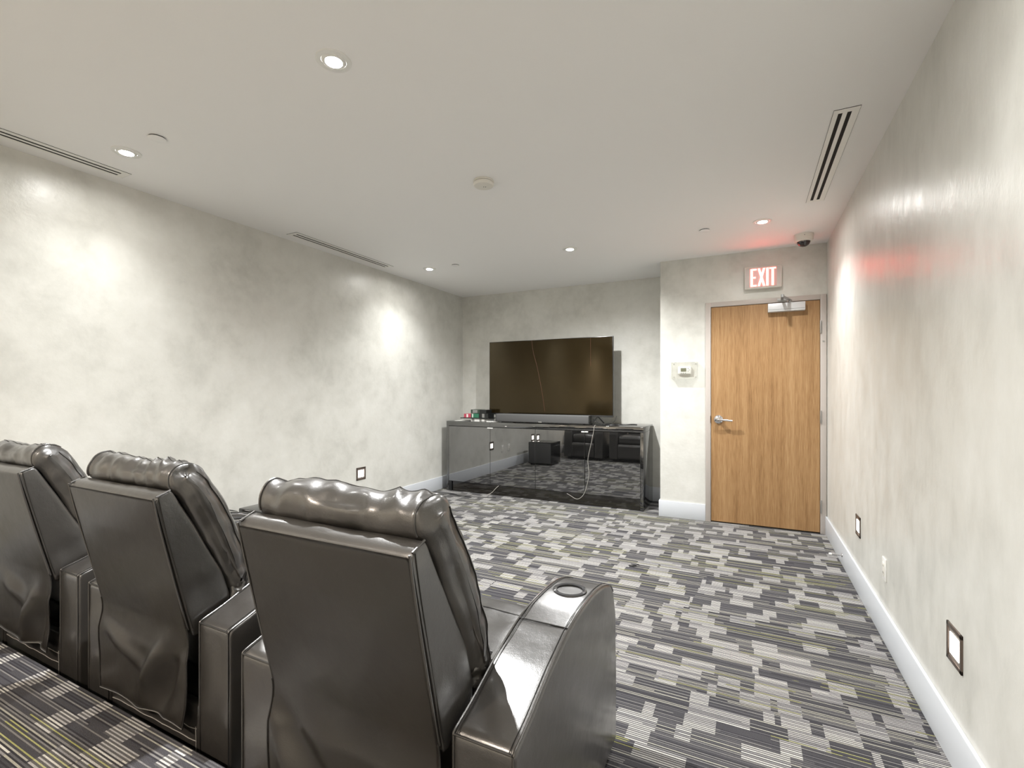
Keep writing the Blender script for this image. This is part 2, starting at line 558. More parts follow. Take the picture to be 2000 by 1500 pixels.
# ------------------------------------------------------------------ ceiling fittings
def downlight(x, y, watts, col):
    where = {(-3.145, 4.29): 'far ceiling nearest the left wall and back corner',
             (-1.514, 4.285): 'far ceiling in front of the television wall',
             (0.102, 4.275): 'far ceiling in front of the exit sign',
             (-3.15, 1.44): 'near ceiling above the leftmost seats beside a slot vent',
             (-1.52, 1.42): 'near ceiling above the middle seats, brightest and largest',
             (0.10, 1.43): 'near ceiling above the open carpet by the right wall',
             (-3.15, -1.42): 'ceiling over the rear tier, nearest the left wall',
             (-1.52, -1.42): 'ceiling over the middle of the rear tier',
             (0.10, -1.42): 'ceiling over the rear tier, nearest the right wall'}[(x, y)]
    e = empty('downlight', (x, y, CEIL), 'round white recessed spotlight in the ' + where, 'ceiling light', 'recessed ceiling spotlights')
    bm = B(); lathe(bm, [(0.050, 0.0), (0.050, -0.005), (0.060, -0.006), (0.069, -0.004), (0.070, 0.0)], 48)
    obj('trim_ring', bm, M_white, e)
    bm = B(); lathe(bm, [(0.034, -0.001), (0.034, -0.008), (0.041, -0.008), (0.048, -0.003), (0.048, -0.001)], 48)
    obj('gimbal_ring', bm, M_white, e)
    bm = B(); lathe(bm, [(0, -0.004), (0.02, -0.004), (0.033, -0.002)], 40)
    obj('lens', bm, M_lens, e)
    ld = bpy.data.lights.new('downlight_lamp', 'SPOT')
    ld.energy = watts; ld.color = col; ld.spot_size = math.radians(156 if abs(x + 1.52) < .1 else 128); ld.spot_blend = 1.0
    ld.shadow_soft_size = 0.028
    lo = bpy.data.objects.new('lamp', ld); COL.objects.link(lo)
    lo.parent = e; lo.location = (0, 0, -0.03)
for d in DOWNLIGHTS: downlight(*d)

def slot_vent(x0, x1, y0, y1, label):
    cx, cy = (x0 + x1) / 2, (y0 + y1) / 2
    e = empty('slot_vent', (cx, cy, CEIL), label, 'air vent', 'linear slot vents in the ceiling')
    W, L = x1 - x0, y1 - y0
    bm = B()
    box(bm, -W / 2 + .006, W / 2 - .006, -L / 2 + .006, L / 2 - .006, -0.0014, -0.0004)
    obj('dark_slot', bm, M_black, e)
    bm = B(); z0, z1 = -0.0028, -0.0
    f = [0.0, 0.20, 0.37, 0.55, 0.72, 1.0]
    for a, b in ((0, 1), (2, 3), (4, 5)):
        box(bm, -W / 2 + W * f[a], -W / 2 + W * f[b], -L / 2 + 0.0351, L / 2 - 0.0351, z0, z1)
    box(bm, -W / 2, W / 2, -L / 2, -L / 2 + 0.035, z0, z1 - .0001)
    box(bm, -W / 2, W / 2, L / 2 - 0.035, L / 2, z0, z1 - .0001)
    obj('vent_frame', bm, M_vent, e)
    bm = B()
    g = 0.0014
    box(bm, -W / 2 - g, W / 2 + g, -L / 2 - g, -L / 2, -0.002, 0)
    box(bm, -W / 2 - g, W / 2 + g, L / 2, L / 2 + g, -0.002, 0)
    box(bm, -W / 2 - g, -W / 2, -L / 2, L / 2, -0.002, 0)
    box(bm, W / 2, W / 2 + g, -L / 2, L / 2, -0.002, 0)
    obj('edge_gap', bm, M_groove, e)
slot_vent(0.372, 0.480, 2.748, 3.995, 'white two-slot linear air vent in the ceiling beside the right wall')
slot_vent(-3.558, -3.436, 2.805, 4.04, 'white two-slot linear air vent along the left wall, the farther one')
slot_vent(-3.558, -3.444, 0.36, 1.60, 'white slot air vent along the left wall, the nearer one cut by picture edge')

def cover_plate(x, y, label):
    bm = B()
    lathe(bm, [(0, -0.0095), (0.039, -0.0095), (0.0415, -0.008), (0.0415, -0.0055), (0.036, -0.0055), (0.036, 0)], 40)
    o = obj('cover_plate', bm, M_ceil, loc=(x, y, CEIL))
    tag(o, label, 'cover plate', 'flat round cover plates on the ceiling')
    bm = B(); lathe(bm, [(0.0365, -0.0052), (0.0385, -0.0052), (0.0385, 0)], 40)
    obj('rim_shadow', bm, M_groove, o)
cover_plate(-2.826, 1.432, 'flat white sprinkler cover disc beside the leftmost near spotlight')
cover_plate(-2.806, 4.29, 'flat white sprinkler cover disc beside the far left spotlight')
cover_plate(-0.327, 4.29, 'flat white sprinkler cover disc between the two far right spotlights')

e = empty('smoke_detector', (-1.524, 2.66, CEIL), 'round white smoke detector in the middle of the ceiling', 'smoke detector')
bm = B(); lathe(bm, [(0.064, 0), (0.067, -0.006), (0.067, -0.010), (0.062, -0.012)], 48); obj('base_plate', bm, M_offwhite, e)
bm = B(); lathe(bm, [(0.055, -0.011), (0.066, -0.015), (0.066, -0.026), (0.060, -0.034), (0.046, -0.037), (0, -0.038)], 48); obj('housing', bm, M_offwhite, e)
bm = B()
for a, b in ((0, 0), (.011, .006)):
    lathe(bm, [(0, -0.039), (0.003, -0.039), (0.003, -0.037)], 10, c=(a, b, 0))
obj('sensor_hole', bm, M_black, e)

# dome security camera
e = empty('dome_camera', (0.430, 4.80, CEIL), 'white dome security camera on the ceiling above the door', 'security camera')
bm = B(); lathe(bm, [(0.074, 0), (0.075, -0.004), (0.072, -0.048), (0.066, -0.058), (0.052, -0.062), (0.050, -0.058)], 48); obj('housing', bm, M_offwhite, e)
bm = B(); lathe(bm, [(0.051, -0.058)] + [(0.050 * math.cos(a), -0.060 - 0.044 * math.sin(a)) for a in [i * PI / 18 for i in range(1, 9)]] + [(0, -0.104)], 40); obj('tinted_dome', bm, M_dome, e)
bm = B(); lathe(bm, [(0, 0), (0.0035, 0), (0.0035, 0.002), (0, 0.002)], 10, 'Y', (0.0, -0.0735, -0.02)); obj('screw', bm, M_grey, e)

# ------------------------------------------------------------------ exit sign
SY = 5.072
e = empty('exit_sign', (0.1255, YD, 2.375), 'lit red and white EXIT sign on the wall above the door', 'exit sign')
def ebox(name, mat, *a, bev=0.0):
    bm = B(); box(bm, *a, bev)
    for v in bm.verts: v.co -= Vector((0.1255, YD, 2.375))
    return obj(name, bm, mat, e)
ebox('housing', M_offwhite, -0.030, 0.281, SY + 0.004, YD, 2.276, 2.478, bev=0.005)
ebox('face_plate', M_exitface, -0.024, 0.275, SY, SY + 0.006, 2.284, 2.472, bev=0.002)
ebox('letter_panel', M_exitpanel, 0.012, 0.240, SY - 0.0012, SY + 0.001, 2.290, 2.468)
ebox('ceiling_canopy', M_offwhite, -0.030, 0.080, SY + 0.03, YD, 2.478, 2.492, bev=0.002)
# letters
def letter_bm(ch, x, zb, wd, ht, st):
    bm = B(); y0, y1 = SY - 0.003, SY - 0.001
    def R(a, b, c, d): box(bm, x + a, x + b, y0, y1, zb + c, zb + d)
    def slant(xa, xb):
        vs = []
        for (xx, zz) in ((xa, 0), (xa + st, 0), (xb + st, ht), (xb, ht)):
            vs.append((x + xx, zb + zz))
        f = [bm.verts.new((p[0], y0, p[1])) for p in vs]; g = [bm.verts.new((p[0], y1, p[1])) for p in vs]
        bm.faces.new(f); bm.faces.new(list(reversed(g)))
        for i in range(4): bm.faces.new((f[i], g[i], g[(i + 1) % 4], f[(i + 1) % 4]))
    if ch == 'E':
        R(0, st, 0, ht); R(st, wd, 0, st * .75); R(st, wd, ht - st * .75, ht); R(st, wd * .85, ht / 2 - st * .38, ht / 2 + st * .38)
    if ch == 'X': slant(0, wd - st); slant(wd - st, 0)
    if ch == 'I': R(0, st, 0, ht)
    if ch == 'T': R(wd / 2 - st / 2, wd / 2 + st / 2, 0, ht - st * .7); R(0, wd, ht - st * .7, ht)
    bmesh.ops.recalc_face_normals(bm, faces=bm.faces)
    for v in bm.verts: v.co -= Vector((0.1255, YD, 2.375))
    return bm
for ch, x, wd in (('E', 0.020, 0.053), ('X', 0.080, 0.066), ('I', 0.152, 0.022), ('T', 0.178, 0.056)):
    o = obj('letter', letter_bm(ch, x, 2.294, wd, 0.168, 0.021), M_exit, e)
    tag(o, 'glowing letter ' + ch)

# ------------------------------------------------------------------ thermostat under a clear guard
e = empty('thermostat', (-0.580, YD, 1.512), 'white wall thermostat with a small grey-green display inside the clear guard', 'thermostat')
bm = B(); box(bm, -0.066, 0.066, -0.028, 0, -0.040, 0.040, 0.012, 3); obj('body', bm, M_white, e)
bm = B(); box(bm, -0.036, 0.018, -0.0295, -0.027, -0.012, 0.024); obj('display', bm, M_lcd, e)
for a, b in ((0.036, .018), (0.048, .004), (0.036, -.008), (-.030, -.027), (-.010, -.027), (.010, -.027)):
    bm = B(); box(bm, a - .005, a + .005, -0.0292, -0.027, b - .003, b + .003); obj('button', bm, M_grey, e)
g = empty('thermostat_guard', (-0.580, YD, 1.512), 'clear plastic lock box around the thermostat left of the door', 'thermostat guard')
bm = B()
W2, H2, D2, tt = 0.124, 0.083, 0.062, 0.0025
box(bm, -W2, W2, -D2, -D2 + tt, -H2, H2)
box(bm, -W2, W2, -D2 + tt, 0, H2 - tt, H2); box(bm, -W2, W2, -D2 + tt, 0, -H2, -H2 + tt)
box(bm, -W2, -W2 + tt, -D2 + tt, 0, -H2 + tt, H2 - tt); box(bm, W2 - tt, W2, -D2 + tt, 0, -H2 + tt, H2 - tt)
obj('clear_cover', bm, M_clear, g)
for sx in (-1, 1):
    for sz in (-1, 1):
        bm = B(); lathe(bm, [(0, 0), (0.004, 0), (0.004, 0.004), (0, 0.004)], 10, 'Y', (sx * .106, -0.0, sz * .066)); obj('screw', bm, M_grey, g)

# ------------------------------------------------------------------ step lights, outlets, door stop
def step_light(x, y, z, side, label):
    """side=+1: on left wall facing +x, -1: on right wall facing -x"""
    e = empty('step_light', (x, y, z), label, 'step light', 'small square step lights low on the walls', rz=0 if side > 0 else PI)
    bm = B(); h = 0.066
    box(bm, 0, 0.006, -h, h, h - 0.015, h, .0015); box(bm, 0, 0.006, -h, h, -h, -h + 0.015, .0015)
    box(bm, 0, 0.006, -h, -h + 0.013, -h, h, .0015); box(bm, 0, 0.006, h - 0.013, h, -h, h, .0015)
    obj('trim_frame', bm, M_bronze, e)
    bm = B(); box(bm, 0, 0.0022, -0.054, 0.054, -0.052, 0.052); obj('inner_panel', bm, simple('inner_panel', rgb(.22, .19, .17), .4), e)
    bm = B(); box(bm, 0.0022, 0.0045, -0.040, 0.040, -0.036, 0.036); obj('glass', bm, M_stepglow, e)
step_light(XR, 2.155, 0.412, -1, 'lit square step light low on the right wall, nearest the camera')
step_light(XR, 3.765, 0.424, -1, 'lit square step light low on the right wall, near the door')
step_light(XL, 3.802, 0.429, 1, 'lit square step light low on the left wall near the back corner')
step_light(XL, 2.18, 0.424, 1, 'lit square step light low on the left wall behind the seats')

def outlet(x, y, z, side, label, dup=True):
    e = empty('wall_outlet', (x, y, z), label, 'outlet', 'white wall outlets', rz=0 if side > 0 else PI)
    bm = B(); box(bm, 0, 0.006, -0.036, 0.036, -0.058, 0.058, 0.002); obj('cover_plate', bm, M_white, e)
    bm = B(); box(bm, 0.005, 0.0085, -0.017, 0.017, -0.034, 0.034, 0.001); obj('socket', bm, M_offwhite, e)
    for zz in (-0.018, 0.018):
        bm = B()
        box(bm, 0.0083, 0.0090, -0.008, -0.0055, zz - .005, zz + .005); box(bm, 0.0083, 0.0090, 0.0055, 0.008, zz - .005, zz + .005)
        obj('slot', bm, M_black, e)
outlet(XR, 3.10, 0.366, -1, 'white outlet plate low on the right wall between two step lights')
outlet(XL, 3.43, 0.345, 1, 'white outlet plate low on the left wall, closest to the far left step light')
outlet(XL, 3.19, 0.345, 1, 'white outlet plate low on the left wall, farther from the far left step light')

bx = XR - BT
e = empty('door_stop', (bx, 4.27, 0.075), 'thin metal door stop with white rubber tip on the right baseboard', 'door stop')
bm = B(); lathe(bm, [(0, 0), (0.013, 0), (0.011, -0.004), (0.004, -0.006), (0.0035, -0.068), (0, -0.068)], 16, 'X'); obj('rod', bm, M_steel, e)
bm = B(); lathe(bm, [(0, -0.064), (0.008, -0.065), (0.010, -0.075), (0.007, -0.084), (0, -0.086)], 16, 'X'); obj('rubber_tip', bm, M_white, e)

# ------------------------------------------------------------------ cabinet
CY = 5.235
cab = empty('media_cabinet', (-2.29, 5.5, 0), 'long black mirror-gloss media cabinet with four doors under the television', 'cabinet')
CO = Vector((-2.29, 5.5, 0))
def kbox(name, mat, *a, bev=0.0, parent=cab, sub=CO):
    bm = B(); box(bm, *a, bev)
    for v in bm.verts: v.co -= sub
    return obj(name, bm, mat, parent)
CT = 0.912
kbox('top_panel', M_side, -3.562, -1.012, CY - 0.003, 5.790, 0.852, CT, bev=0.0015)
kbox('side_panel', M_side, -3.562, -3.528, CY, 5.790, 0.0, 0.851, bev=0.001)
kbox('side_panel', M_side, -1.046, -1.012, CY, 5.790, 0.0, 0.851, bev=0.001)
kbox('plinth', M_plinth, -3.47, -1.046, CY + 0.012, CY + 0.03, 0.0, 0.125)
kbox('leg', M_blackpl, -3.528, -3.485, CY + 0.004, CY + 0.05, 0.0, 0.125)
kbox('carcass', M_black, -3.528, -1.046, CY + 0.024, 5.785, 0.126, 0.851)
xs = [-3.5275, -2.906, -2.288, -1.669, -1.0465]
for i in range(4):
    a, b = xs[i] + 0.0015, xs[i + 1] - 0.0015
    bm = B(); box(bm, 0, b - a, 0, 0.018, 0.130, 0.846, 0.0008, 1)
    d = obj('door', bm, M_gloss, cab)
    d.location = Vector((a, CY, 0)) - CO
    if i == 2:
        d.rotation_euler = (0, 0, -math.radians(0.85))
    hxp = {0: b - a - 0.018, 1: 0.018, 2: b - a - 0.018, 3: 0.018}[i]
    bm = B(); box(bm, hxp - 0.018, hxp + 0.018, -0.010, 0.004, 0.832, 0.845, 0.001, 1)
    obj('door_pull', bm, M_white, d)
kbox('top_seam', M_groove, -2.907, -2.905, CY - 0.0035, CY - 0.0028, 0.853, CT - .001)

# ------------------------------------------------------------------ television
TY = 5.50
tv = empty('television', (-2.237, TY + .03, CT), 'large flat black television standing on the media cabinet', 'television')
TO = Vector((-2.237, TY + .03, CT))
def tobj(name, bm, mat, parent=tv):
    for v in bm.verts: v.co -= TO
    return obj(name, bm, mat, parent)
x0, x1, z0, z1 = -3.063, -1.412, 0.997, 1.949
bm = B(); box(bm, x0, x1, TY, TY + 0.035, z0, z1, 0.003); box(bm, x0 + .35, x1 - .35, TY + .035, TY + .07, z0 + .05, z0 + .55, 0.01)
tobj('housing', bm, M_bezel)
bm = B(); box(bm, x0 + .006, x1 - .006, TY - 0.0015, TY + 0.001, z0 + .022, z1 - .006); tobj('screen', bm, M_screen)
bm = B(); box(bm, x0, x1, TY - 0.003, TY, z0, z0 + 0.018, .001); tobj('bottom_bezel', bm, simple('bezel_satin', rgb(.03, .03, .03), .22))
for fx in (-2.85, -1.60):
    bm = B()
    bar(bm, (fx, TY + .02, z0 + .003), (fx - 0.045, TY - 0.09, CT + .005), 0.012, 0.008)
    bar(bm, (fx, TY + .02, z0 + .003), (fx + 0.045, TY + 0.13, CT + .005), 0.012, 0.008)
    bmesh.ops.recalc_face_normals(bm, faces=bm.faces)
    tobj('foot', bm, M_blackpl)
M_crack = simple('crack_line', rgb(.16, .06, .035), .5)
bm = B(); tube(bm, catmull([(-2.451, TY - .002, 1.945), (-2.430, TY - .002, 1.80), (-2.375, TY - .002, 1.60), (-2.315, TY - .002, 1.32), (-2.272, TY - .002, 1.05)], 10), 0.0012, 6)
tag(tobj('screen_crack', bm, M_crack), 'thin reddish crack line')
bm = B(); tube(bm, [(-1.683, TY - .002, 1.943), (-1.683, TY - .002, 1.60)], 0.0009, 6)
tobj('screen_crack', bm, M_crack)

# soundbar
sb = empty('soundbar', (-2.235, 5.31, CT), 'long dark grey soundbar lying in front of the television', 'soundbar')
bm = B(); box(bm, -0.605, 0.605, -0.055, 0.055, 0.010, 0.108, 0.012, 3); obj('speaker_cloth', bm, M_cloth, sb)
for ex in (-0.607, 0.600):
    bm = B(); box(bm, ex, ex + 0.007, -0.052, 0.052, 0.010, 0.106, 0.002); obj('end_cap', bm, M_blackpl, sb)
for fx in (-.45, .45):
    bm = B(); box(bm, fx - .08, fx + .08, -0.04, 0.04, 0.0, 0.012); obj('foot', bm, M_blackpl, sb)
bm = B(); box(bm, -0.022, 0.022, -0.0565, -0.055, 0.016, 0.024); obj('badge', bm, M_chrome, sb)
bm = B(); box(bm, -0.018, 0.022, -0.030, -0.020, 0.108, 0.1095); obj('top_control', bm, M_chrome, sb)

# cases, papers and a painted top reflection on the left end of the cabinet
def flat(name, mat, x0, x1, y0, y1, z0, z1, label, cat, group=None, rz=0.0, edge=None):
    cx, cy = (x0 + x1) / 2, (y0 + y1) / 2
    bm = B(); box(bm, x0 - cx, x1 - cx, y0 - cy, y1 - cy, 0, z1 - z0, min(0.0015, (z1 - z0) / 4), 1)
    o = obj(name, bm, mat, loc=(cx, cy, z0), rot=(0, 0, rz))
    tag(o, label, cat, group)
    if edge:
        bm = B(); box(bm, x0 - cx + edge[1], x0 - cx + edge[2], y0 - cy - 0.0006, y0 - cy + .0005, 0.004, z1 - z0 - 0.004)
        obj('spine_print', bm, edge[0], o)
    return o
G = 'disc cases stacked on the cabinet'
c0 = CT
flat('disc_case', M_paper, -3.225, -3.100, 5.30, 5.47, c0, c0 + 0.036, 'white disc case at the bottom of the stack, left one', 'case', G, edge=(M_grey, .01, .05))
flat('disc_case', M_grey, -3.097, -2.975, 5.30, 5.47, c0, c0 + 0.036, 'grey disc case at the bottom of the stack, right one', 'case', G, edge=(M_paper, .03, .07))
flat('player_tray', M_case, -3.385, -2.960, 5.29, 5.49, c0 + 0.036, c0 + 0.046, 'thin flat black panel across the low cases at the left of the soundbar', 'tray')
flat('disc_case', M_pink, -3.335, -3.228, 5.30, 5.46, c0 + 0.046, c0 + 0.096, 'pink case in the middle layer of the stack', 'case', G, edge=(M_paper, .04, .065))
flat('disc_case', M_green, -3.224, -3.110, 5.30, 5.46, c0 + 0.046, c0 + 0.100, 'green case in the middle layer of the stack', 'case', G, edge=(M_paper, .015, .03))
flat('disc_case', M_case, -3.106, -2.972, 5.30, 5.46, c0 + 0.046, c0 + 0.104, 'black case in the middle layer of the stack', 'case', G, edge=(M_grey, .045, .08))
flat('disc_case', M_dgreen, -3.236, -3.104, 5.31, 5.46, c0 + 0.1042, c0 + 0.152, 'dark green case on top of the stack', 'case', G, edge=(M_grey, .03, .10))
flat('disc_case', M_case, -3.100, -3.006, 5.31, 5.46, c0 + 0.1042, c0 + 0.150, 'black case on top of the stack', 'case', G)
bpy.data.objects['disc_case.005'].scale.z = 1.0
flat('white_sheet', M_paper, -3.49, -3.28, 5.31, 5.50, c0, c0 + 0.003, 'white sheet, mostly the bright reflection on the cabinet top, partly paper, left of the case stack', 'paper', rz=.10)  # white sheet stands in mostly for the bright reflection on the cabinet top
flat('white_sheet', M_paper, -2.955, -2.860, 5.27, 5.40, c0, c0 + 0.004, 'white paper folded on the cabinet right of the case stack', 'paper', rz=.25)
flat('white_card', M_white, -2.965, -2.905, 5.242, 5.262, c0, c0 + 0.012, 'small white stick on the cabinet edge above the left door pulls', 'card', rz=-.05)

# cables on the right end of the cabinet
random.seed(4)
def cable(name, pts, r, mat, label, cat='cable', group=None, sm=2):
    bm = B(); tube(bm, pts, r, 8, smooth=sm)
    return tag(obj(name, bm, mat), label, cat, group)
zc = CT + 0.005
cable('power_cable', [(-1.63, 5.34, CT + .05), (-1.56, 5.36, CT + .03), (-1.47, 5.40, zc), (-1.40, 5.33, zc), (-1.32, 5.42, zc), (-1.25, 5.36, zc + .004), (-1.17, 5.42, zc + .012), (-1.12, 5.47, zc + .004), (-1.16, 5.50, zc), (-1.28, 5.47, zc), (-1.42, 5.50, zc)], 0.004, M_cable,
      'black cable looping right across the cabinet top toward its edge')
cable('power_cable', [(-1.60, 5.33, CT + .065), (-1.52, 5.30, CT + .025), (-1.46, 5.32, zc + .008), (-1.38, 5.39, zc + .009), (-1.31, 5.33, zc + .009), (-1.36, 5.28, zc), (-1.47, 5.29, zc), (-1.55, 5.42, zc)], 0.004, M_cable,
      'black cable bunched on the cabinet beside the end of the soundbar')
cable('power_cable', [(-1.62, 5.36, CT + .02), (-1.55, 5.27, zc + .008), (-1.49, 5.255, zc), (-1.44, 5.30, zc + .018), (-1.40, 5.36, zc + .018), (-1.42, 5.44, zc + .01), (-1.40, 5.53, zc + .03), (-1.39, 5.58, zc + .09)], 0.0035, M_cable,
      'black cable dropping from the right side of the television')
cable('hanging_cord', [(-1.545, 5.245, CT + .006), (-1.556, 5.224, CT + .001), (-1.560, 5.219, .86), (-1.575, 5.2145, .78), (-1.602, 5.218, .66), (-1.634, 5.218, .53), (-1.622, 5.218, .44), (-1.612, 5.218, .36), (-1.640, 5.218, .23), (-1.67, 5.215, .13), (-1.72, 5.20, .075), (-1.77, 5.205, .065), (-1.84, 5.217, .10), (-1.88, 5.217, .117)], 0.0019, M_cablew,
      'thin white cord hanging in a loop down the front of the cabinet', 'cord')
cable('floor_cord', [(-3.50, 4.93, .006), (-3.42, 4.99, .006), (-3.36, 5.05, .006), (-3.27, 5.02, .006), (-3.19, 4.99, .006), (-3.08, 5.00, .006), (-2.93, 5.04, .006), (-2.75, 5.10, .006)], 0.004, M_cable,
      'thin dark cord lying on the carpet before the left end of the cabinet', 'cord')
cable('pale_cord', [(-2.93, 5.20, .004), (-2.87, 5.215, .03), (-2.82, 5.22, .09), (-2.78, 5.225, .125)], 0.003, M_cablew,
      'short pale cord bent up against the cabinet plinth', 'cord')
bm = B()
tube(bm, [(0, 0, .004), (.02, .012, .006), (.035, .0, .012), (.028, -.014, .006), (.008, -.012, .004), (-.02, -.004, .004)], .0035, 6, smooth=2)
tube(bm, [(.03, .0, .010), (.045, .01, .02), (.05, .018, .008)], .003, 6, smooth=1)
tag(obj('lint_scrap', bm, M_cable, loc=(-0.775, 3.56, 0)), 'small dark twisted scrap lying alone on the open carpet', 'scrap')

# black box speaker on the floor by the left wall
e = empty('subwoofer', (-3.33, 2.54, 0), 'black box speaker on the floor by the left wall, mirrored in the cabinet', 'speaker')
bm = B(); box(bm, -.18, .18, -.20, .20, 0.02, 0.40, 0.008, 3); obj('cabinet_box', bm, gloss_black('sub_gloss', rgb(.008, .008, .008), 1.6, .12), e)
bm = B(); box(bm, -.165, .165, .20, .212, 0.035, 0.385, 0.004, 2); obj('grille', bm, M_cloth, e)
for sx in (-1, 1):
    for sy in (-1, 1):
        bm = B(); lathe(bm, [(0, 0), (.02, 0), (.02, .022), (0, .022)], 16, c=(sx * .14, sy * .16, 0)); obj('foot', bm, M_blackpl, e)

# ------------------------------------------------------------------ recliners
def bool_cut(o, cx, cy, z0, z1, r):
    bm = B(); lathe(bm, [(0, z0), (r, z0), (r, z1), (0, z1)], 40, c=(cx, cy, 0))
    bmesh.ops.recalc_face_normals(bm, faces=bm.faces)
    me = bpy.data.meshes.new('cut'); bm.to_mesh(me); bm.free()
    c = bpy.data.objects.new('cut', me); COL.objects.link(c)
    md = o.modifiers.new('b', 'BOOLEAN'); md.operation = 'DIFFERENCE'; md.object = c; md.solver = 'EXACT'
    bpy.context.view_layer.update()
    dg = bpy.context.evaluated_depsgraph_get()
    new = bpy.data.meshes.new_from_object(o.evaluated_get(dg))
    o.modifiers.clear(); o.data = new
    bpy.data.objects.remove(c); bpy.data.meshes.remove(me)

ARM = [(0.0, 0.045), (0.0, 0.30), (0.0, 0.545), (0.01, 0.553), (0.084, 0.576), (0.20, 0.621), (0.32, 0.655), (0.42, 0.668), (0.52, 0.669), (0.60, 0.664),
       (0.68, 0.650), (0.76, 0.622), (0.800, 0.585), (0.822, 0.50), (0.832, 0.35), (0.838, 0.12), (0.83, 0.045)]

def arm(root, xa, xb, seed):
    def disp(co, n):
        d = 0.0025 * nz(co.x * 9 + seed, co.y * 7, co.z * 7)
        # loose vertical pleats low on the back and sides
        k = max(0.0, 0.42 - co.z) / 0.42
        d += 0.005 * k * nz(co.x * 22 + seed, co.y * 16, co.z * 4)
        if abs(n.x) > 0.7: d += 0.006 * math.sin(PI * min(1, max(0, co.y / .83))) * math.sin(PI * min(1, max(0, (co.z - .05) / .55)))
        return d
    bm = B(); puff(bm, ARM, xa, xb, rad=0.010, step=0.013, soft=1, disp=disp)
    o = obj('armrest', bm, M_leather, root, sharp=60)
    cx = (xa + xb) / 2
    bool_cut(o, cx, 0.552, 0.60, 0.72, 0.041)
    bm = B()
    lathe(bm, [(0.0395, 0.664), (0.041, 0.671), (0.047, 0.6735), (0.053, 0.671), (0.0545, 0.666)], 48, c=(cx, 0.552, 0.0))
    for v in bm.verts: v.co.z -= (v.co.y - 0.552) * 0.03
    obj('cup_holder', bm, M_cup, o)
    bm = B(); lathe(bm, [(0.0395, 0.668), (0.0385, 0.602), (0, 0.602)], 40, c=(cx, 0.552, 0)); obj('cup_well', bm, M_darkcup, o)
    # piping and stitching along the edges of the top panel
    top = [Vector((0, p[0], p[1])) for p in ARM[2:13]]
    for xe, s in ((xa, 1), (xb, -1)):
        pts = catmull([(xe + s * 0.005, p.y, p.z + 0.0005) for p in top], 4)
        bm = B(); tube(bm, pts, 0.0028, 6); obj('piping', bm, M_leather, o)
        bm = B(); tube(bm, [(p.x + s * 0.010, p.y, p.z + 0.0015) for p in pts], 0.0011, 5); obj('stitching', bm, M_thread, o)
        bm = B(); tube(bm, [(xe + s * 0.006, -0.001, 0.05), (xe + s * 0.006, -0.001, 0.30), (xe + s * 0.006, -0.001, 0.545)], 0.0028, 6, smooth=1); obj('piping', bm, M_leather, o)
    bm = B(); tube(bm, [(xa + .008, -0.0005, 0.5465), (xb - .008, -0.0005, 0.5465)], 0.0028, 6)
    tube(bm, [(xa + .008, 0.334, 0.6595), (xb - .008, 0.334, 0.6595)], 0.0020, 6)
    obj('cross_seam', bm, M_thread, o)
    for fy in (0.05, 0.78):
        bm = B(); lathe(bm, [(0, 0), (0.018, 0), (0.022, 0.05), (0, 0.05)], 14, c=(cx, fy, 0)); obj('foot', bm, M_blackpl, o)
    return o

